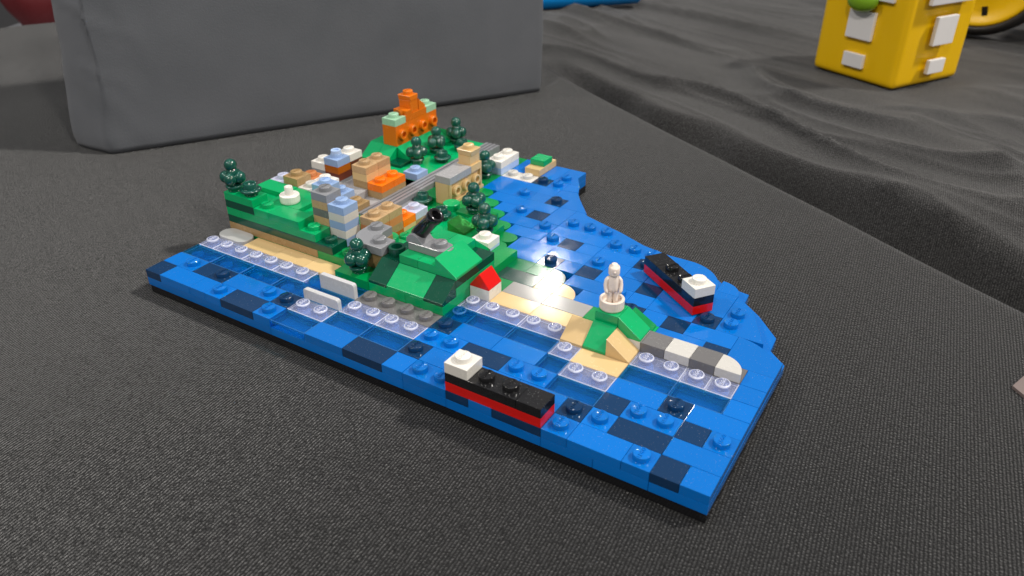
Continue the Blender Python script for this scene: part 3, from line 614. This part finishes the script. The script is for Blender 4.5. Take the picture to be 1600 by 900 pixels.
def tube(bm, pts, n=10):
    """closed tube through (x, y, z, rx, ry)"""
    rings = []
    for x, y, z, rx, ry in pts: rings.append([bm.verts.new((x + rx * math.cos(2 * math.pi * i / n), y + ry * math.sin(2 * math.pi * i / n), z)) for i in range(n)])
    for A, B in zip(rings, rings[1:]):
        for i in range(n): bm.faces.new((A[i], A[(i + 1) % n], B[(i + 1) % n], B[i]))
    bm.faces.new(rings[0][::-1]); bm.faces.new(rings[-1])
for sx in (-1, 1): tube(bm, [(sx * .09, -.03, .2, .10, .13), (sx * .09, -.02, .34, .085, .10), (sx * .085, 0, .55, .09, .11), (sx * .07, 0, .72, .10, .12)])
tube(bm, [(0, 0, .62, .19, .13), (0, 0, .74, .20, .14), (0, 0, .90, .19, .13), (0, 0, 1.08, .17, .12), (0, 0, 1.16, .12, .10), (0, 0, 1.22, .09, .09)], 14)
for sx in (-1, 1): tube(bm, [(sx * .20, -.16, .62, .05, .05), (sx * .235, -.12, .72, .06, .06), (sx * .245, -.03, .86, .062, .07), (sx * .215, 0, 1.02, .068, .075), (sx * .16, 0, 1.12, .05, .06)])
tube(bm, [(0, 0, 1.18, .10, .10), (0, 0, 1.21, .165, .165), (0, 0, 1.25, .18, .18), (0, 0, 1.44, .18, .18), (0, 0, 1.50, .16, .16), (0, 0, 1.515, .10, .10), (0, 0, 1.57, .10, .10), (0, 0, 1.585, .07, .07)], 16)
tube(bm, [(0, -.175, 1.33, .035, .03), (0, -.185, 1.36, .03, .03), (0, -.175, 1.40, .02, .02)], 8)
bmesh.ops.recalc_face_normals(bm, faces=bm.faces[:])
t.mesh('figure', mesh_from(bm, 'figure', 'figure', True), P0, 0.55).scale = (1.0, 1.08, 1.0)
# ================================================================ two cargo boats
def boat(x, y, z, rz, label):
    t = Thing('cargo_boat', label, 'toy boat', (x, y, z), 'red and black cargo boats', rz); t.o = Vector((0, 0, 0))
    t.mesh('hull', box_mesh(4 * S, S, H, 'red'), (2 * S, 0, .003))
    o = t.mesh('deck', box_mesh(3 * S, S, H, 'black'), (1.5 * S, 0, H + .003))
    for i in (1, 2): link('stud', stud_mesh('black'), ((i - 1) * S, 0, H), o)
    t.mesh('bow_tile', box_mesh(S, S, H, 'black'), (3.5 * S, 0, H + .003))
    o = t.mesh('cabin', box_mesh(S, S, H * 1.1, 'white'), (0.5 * S, 0, 2 * H + .006)); link('stud', stud_mesh('white'), (0, 0, H * 1.1), o)
boat(17, 0.5, 0, 0, 'black and red boat with a white cabin, on the front edge of the sea')
boat(23.15, 9.82, 0.15, math.radians(143.6), 'black and red boat with a white cabin lying askew near the rounded right shore')
# ================================================================ cannon
t = Thing('cannon', 'black cannon barrel on a grey clip plate on top of the green fort', 'toy cannon', (12, 6, 4))
bm = bmesh.new(); pts = [(-0.8, -0.36), (0.45, -0.36)] + [(0.45 + 0.38 * math.cos(a), 0.36 * math.sin(a)) for a in [math.radians(q) for q in range(-80, 90, 16)]] + [(0.45, 0.36), (-0.8, 0.36)]
add_prism(bm, pts, 0.002, 0.3); bevel_all(bm, 0.02, 1, 0.6); o = t.mesh('mount_plate', mesh_from(bm, 'mount_plate', 'mgrey'), (12.05 * S, 6.05 * S, 4 * H)); link('stud', stud_mesh('mgrey'), (0.36, 0, 0.3), o)
bm = bmesh.new(); add_prism(bm, [(-.40, -.02), (.34, -.02), (.22, .10), (.10, .24), (-.08, .32), (-.26, .28), (-.38, .14)], -0.33, 0.33)
bmesh.ops.transform(bm, matrix=Matrix.Rotation(math.pi / 2, 4, 'X'), verts=bm.verts[:]); bevel_all(bm, 0.02, 2, 0.5)
t.mesh('mount_clip', mesh_from(bm, 'mount_clip', 'mgrey'), (11.42 * S, 6.05 * S, 4 * H + .3))
bm = bmesh.new(); add_lathe(bm, [(r_ * 1.14, z_ * 1.02) for r_, z_ in [(0, -0.30), (0.18, -0.30), (0.24, -0.22), (0.245, 0.0), (0.235, 0.3), (0.235, 0.78), (0.26, 0.82), (0.26, 1.0), (0.245, 1.03), (0.165, 1.03), (0.155, 1.0), (0.155, 0.4), (0, 0.4)]], 26)
me = mesh_from(bm, 'barrel', 'black', False)
for p in me.polygons: p.use_smooth = True
o = t.mesh('barrel', me, (11.42 * S, 6.12 * S, 4 * H + .62)); o.rotation_euler = Vector((0.66, 0.03, 0.75)).to_track_quat('Z', 'Y').to_euler()
# ================================================================ far islet
t = Thing('far_islet', 'tiny far islet, one green square on a tan slab beside the white house', 'brick islet', (9.5, 20, 0))
t.brick('sand_plate', 9, 19, 1, 2, 0, 1, 'tan'); t.brick('green_tile', 9.02, 19.55, 0.96, 1, 1, 1.9, 'green', bev=0.05)

# ================================================================ things round the model
# grey cloth-wrapped box behind
m, nt_, p_ = newmat('grey_wrapped_cloth'); N = nt_.nodes; L = nt_.links
n1 = N.new('ShaderNodeTexNoise'); n1.inputs['Scale'].default_value = 0.35; n1.inputs['Detail'].default_value = 5
n2 = N.new('ShaderNodeTexNoise'); n2.inputs['Scale'].default_value = 14; n2.inputs['Detail'].default_value = 4
tcx = N.new('ShaderNodeTexCoord'); L.new(tcx.outputs['Object'], n1.inputs['Vector']); L.new(tcx.outputs['Object'], n2.inputs['Vector'])
cr_ = N.new('ShaderNodeValToRGB'); cr_.color_ramp.elements[0].position = 0.3; cr_.color_ramp.elements[0].color = (0.100, 0.107, 0.120, 1); cr_.color_ramp.elements[1].position = 0.7; cr_.color_ramp.elements[1].color = (0.118, 0.124, 0.138, 1)
L.new(n1.outputs[0], cr_.inputs[0]); L.new(cr_.outputs[0], p_.inputs['Base Color']); p_.inputs['Roughness'].default_value = 0.75; p_.inputs['Sheen Weight'].default_value = 0.1
bu = N.new('ShaderNodeBump'); bu.inputs['Strength'].default_value = 0.25; bu.inputs['Distance'].default_value = 0.05; L.new(n2.outputs[0], bu.inputs['Height']); L.new(bu.outputs[0], p_.inputs['Normal'])
BL, BR = Vector((-13.9, 7.9)), Vector((-0.18, 29.64)); bd = (BR - BL).normalized(); bn = Vector((-bd.y, bd.x)); Lb = (BR - BL).length
bm = bmesh.new(); HB, DB, rr = 12.0, 11.0, 1.3
base = [(0.3, 0)] + [(Lb - .1 + .1 * math.sin(a), .1 - .1 * math.cos(a)) for a in (0, .8, 1.57)] + [(Lb, DB), (-1.64, DB), (-1.64, 2.3), (-1.45, 1.9), (-0.1, 0.1)]
NZ = 40
# resample the outline and lift it in rings so that the wrap can crease
per = []
for i in range(len(base)):
    a, b = Vector(base[i]), Vector(base[(i + 1) % len(base)]); k = max(1, int((b - a).length / 0.3))
    for j in range(k): per.append(a + (b - a) * j / k)
rings = []
for iz in range(NZ + 1):
    z = HB * iz / NZ; row = []
    for q in per:
        zz = z; inset = 0.25 * sm(0.6, 0.0, z)
        cxx = Vector((Lb / 2, DB / 2)); d = (q - cxx)
        nz = mno.noise(Vector((q.x * 0.22, q.y * 0.3, z * 0.28))) * 0.10
        if q.x < 4.5: nz += 0.10 * mno.noise(Vector((q.x * 1.0 + z * .5, q.y * .5, z * 0.3 - q.x * .4))) * sm(4.5, 1, q.x)
        nz += 0.10 * sm(.35, 0, abs(z - 7.0 + .5 * q.x)) * sm(3.5, 1, q.x) + 0.10 * sm(.3, 0, abs(z - 4.2 + .35 * q.x)) * sm(2.2, .6, q.x) * (q.y < 1)
        q2 = q + d.normalized() * (nz - inset * 0.35)
        if q.x < 0.4: q2 = q2 + Vector(((0.11 if q.x < -.05 else 0.02) * z, 0))
        wq = BL + bd * q2.x + bn * q2.y; row.append(bm.verts.new((wq.x, wq.y, T + 0.02 + zz)))
    rings.append(row)
n = len(per)
for A, B in zip(rings, rings[1:]):
    for i in range(n): bm.faces.new((A[i], A[(i + 1) % n], B[(i + 1) % n], B[i]))
bm.faces.new(rings[-1]); bm.faces.new(rings[0][::-1]); bmesh.ops.recalc_face_normals(bm, faces=bm.faces[:])
ctr = Vector(((BL + bd * Lb / 2 + bn * DB / 2).x, (BL + bd * Lb / 2 + bn * DB / 2).y, T + .02))
bmesh.ops.translate(bm, verts=bm.verts[:], vec=-ctr)
bx = Thing('wrapped_box', 'big box wrapped in creased dark grey cloth behind the brick model', 'wrapped box', (0, 0, 0)); bx.e.location = ctr; bx.o = ctr
me = mesh_from(bm, 'wrapped_box', m, True); bx.mesh('wrapping', me, ctr)

# yellow block with white panels (a plain stand-in)
yc = Vector((19.13, 41.99)); yl = Vector((13.5, 44.44)); yr = Vector((22.57, 46.9))
ang = math.atan2((yl - yc).y, (yl - yc).x) - 0.09      # the left face runs from corner yc to yl
wdt = 6.7
yb = Thing('yellow_block', 'tall yellow block with rounded edges and raised white panels', 'yellow block', (0, 0, 0)); YO = Vector((yc.x, yc.y, T - 0.05)); yb.e.location = YO; yb.o = Vector((0, 0, 0)); yb.e.rotation_euler = (0, 0, ang)
# local x runs along the left face, local -y is away from it (towards the back)
bm = bmesh.new(); add_box(bm, 0, -wdt, 0, wdt, 0, 9.0); bevel_all(bm, 0.55, 5)
me = mesh_from(bm, 'body', 'yellow', True); yb.mesh('body', me, (0, 0, 0))
def panel(pts, face):
    bm = bmesh.new(); add_prism(bm, pts, 0, 0.28)
    R = Matrix.Rotation(math.pi / 2, 4, 'X')
    bmesh.ops.transform(bm, matrix=R, verts=bm.verts[:])           # prism axis -> -y
    if face == 'L': bmesh.ops.transform(bm, matrix=Matrix.Translation((0, 0.26, 0)), verts=bm.verts[:])
    else: bmesh.ops.transform(bm, matrix=Matrix.Translation((-0.26, 0, 0)) @ Matrix.Rotation(-math.pi / 2, 4, 'Z') , verts=bm.verts[:])
    bmesh.ops.recalc_face_normals(bm, faces=bm.faces[:]); bevel_all(bm, 0.05, 2, 0.6); yb.mesh('white_panel', mesh_from(bm, 'white_panel', 'brightwhite'), (0, 0, 0))
rc = lambda x0, z0, x1, z1: [(x0, z0), (x1, z0), (x1, z1), (x0, z1)]
for a in ((2.5, 0.85, 4.1, 1.75), (2.3, 2.7, 4.3, 4.5), (1.2, 5.3, 5.4, 8.0)): panel(rc(*a), 'L'); panel(rc(*a), 'R')
bm = bmesh.new(); bmesh.ops.create_uvsphere(bm, u_segments=20, v_segments=12, radius=1.0); bmesh.ops.scale(bm, vec=(1.15, 0.6, 0.75), verts=bm.verts[:]); yb.mesh('green_knob', mesh_from(bm, 'green_knob', 'lime', True), (3.3, 0.5, 5.2))

# toy wheel and dark car behind it
wc = Vector((22.0, 62.5, T + 5.2)); dirw = (Vector((24.8, -14.5, 14.3)) - wc); dirw.z = 0; dirw.normalize()
tw = Thing('toy_car', 'black toy car with a yellow rimmed wheel behind the yellow block', 'toy car', (0, 0, 0)); WO = Vector((wc.x, wc.y, T)); tw.e.location = WO; tw.o = Vector((0, 0, 0))
tw.e.rotation_euler = (0, 0, math.atan2(dirw.y, dirw.x) - 0.25)      # local +x faces the camera
RY = Matrix.Rotation(math.pi / 2, 4, 'Y')
bm = bmesh.new(); add_lathe(bm, [(4.4, -1.6), (4.8, -1.6), (5.15, -1.2), (5.2, 0), (5.15, 1.0), (4.8, 1.45), (4.55, 1.6), (4.45, 1.5), (4.4, 1.2)], 48); bmesh.ops.transform(bm, matrix=RY, verts=bm.verts[:])
ty = tw.mesh('tyre', mesh_from(bm, 'tyre', 'rubber', True), (0, 0, 5.2))
bm = bmesh.new(); add_lathe(bm, [(4.42, -1.5), (4.42, 1.25), (4.25, 1.45), (4.0, 1.2), (3.2, 0.95), (2.0, 1.05), (1.2, 1.25), (1.1, 1.3), (0, 1.3)], 48); bmesh.ops.transform(bm, matrix=RY, verts=bm.verts[:])
rim = link('rim', mesh_from(bm, 'rim', 'yellow', True), (0, 0, 0), ty)
tw.o = Vector((0, 0, 0))
for a in range(6):
    bm = bmesh.new(); add_box(bm, 0.9, 2.9, -0.2, 1.1, 3.6, 0.2); bmesh.ops.transform(bm, matrix=Matrix.Rotation(a * math.pi / 3 + .75, 4, 'X'), verts=bm.verts[:])
    tw.mesh('rim_slot', mesh_from(bm, 'rim_slot', 'black'), (0, 0, 5.2))
bm = bmesh.new(); add_box(bm, -7, 5.6, 0.8, 0.2, 20, 7.5); bevel_all(bm, 0.6, 3); tw.mesh('chassis', mesh_from(bm, 'chassis', 'black'), (0, 0, 0))
bm = bmesh.new(); add_box(bm, 0.25, 6.3, 1.2, 0.9, 8.2, 2.6); add_box(bm, 0.25, 6.6, 4.6, 0.8, 8.2, 7.0); bevel_all(bm, 0.12, 2); tw.mesh('grey_trim', mesh_from(bm, 'grey_trim', 'lgrey'), (0, 0, 0))
# blue tube at the top edge
ba, bb = Vector((-14.8, 49.2, T + 1.05)), Vector((-6.5, 59.2, T + 1.05))
bt = Thing('blue_tube', 'glossy bright blue tube lying behind the wrapped box', 'plastic tube', (0, 0, 0)); bt.e.location = (ba + bb) / 2; bt.o = Vector((0, 0, 0)); dd = (bb - ba); bt.e.rotation_euler = dd.to_track_quat('X', 'Z').to_euler(); Lt = dd.length / 2
bm = bmesh.new(); add_lathe(bm, [(0, -Lt), (0.8, -Lt), (1.05, -Lt + .25), (1.05, Lt - .25), (0.8, Lt), (0, Lt)], 24); bmesh.ops.transform(bm, matrix=RY, verts=bm.verts[:]); bt.mesh('tube', mesh_from(bm, 'tube', 'cyan', True), (0, 0, 0))
for i in range(9):  # white balls stand in for bead-like reflections on the glossy tube
    bm = bmesh.new(); bmesh.ops.create_uvsphere(bm, u_segments=10, v_segments=6, radius=0.2); bt.mesh('reflection_bead', mesh_from(bm, 'reflection_bead', 'brightwhite', True), (-Lt + 2.6 + i * 0.62, -0.45, 0.93))
# card corner at the right border
bm = bmesh.new(); add_prism(bm, [(27.80, 10.36), (28.55, 9.55), (33, 14.0), (30.5, 16.5), (28.6, 12.6)], T + .03, T + .13)
o = link('paper_card', mesh_from(bm, 'paper_card', 'card'), (0, 0, 0)); bm = None
tagged(o, 'corner of a grey-brown card lying on the black cloth at the right border', 'card')
# red bag beyond the table
bm = bmesh.new(); bmesh.ops.create_uvsphere(bm, u_segments=32, v_segments=18, radius=1.0)
for v in bm.verts:
    nz = mno.noise(v.co * 1.6) * 0.12; v.co = v.co * (1 + nz); v.co.x *= 5.2; v.co.y *= 5.2; v.co.z *= 6.3
o = link('red_bag', mesh_from(bm, 'red_bag', 'redcloth', True), (-105.4, 56.3, -8.8)); tagged(o, 'blurred red fabric bag beyond the table at the upper left', 'bag')

bench = Thing('grey_bench', 'grey bench beyond the table under the red bag', 'bench', (0, 0, 0)); bench.o = Vector((0, 0, 0)); bench.e.location = (-105.4, 56.3, T - 75)
zt = -15.0 - (T - 75)
bm = bmesh.new(); add_box(bm, -9, -9, zt - 2.2, 9, 9, zt); bevel_all(bm, 0.4, 2); bench.mesh('seat', mesh_from(bm, 'seat', 'mgrey'), (0, 0, 0), 0.4)
for sx in (-1, 1):
    for sy in (-1, 1):
        bm = bmesh.new(); add_box(bm, sx * 7.5 - .8, sy * 7.5 - .8, 0, sx * 7.5 + .8, sy * 7.5 + .8, zt - 2.2); bench.mesh('leg', mesh_from(bm, 'leg', 'mgrey'), (0, 0, 0), 0.4)
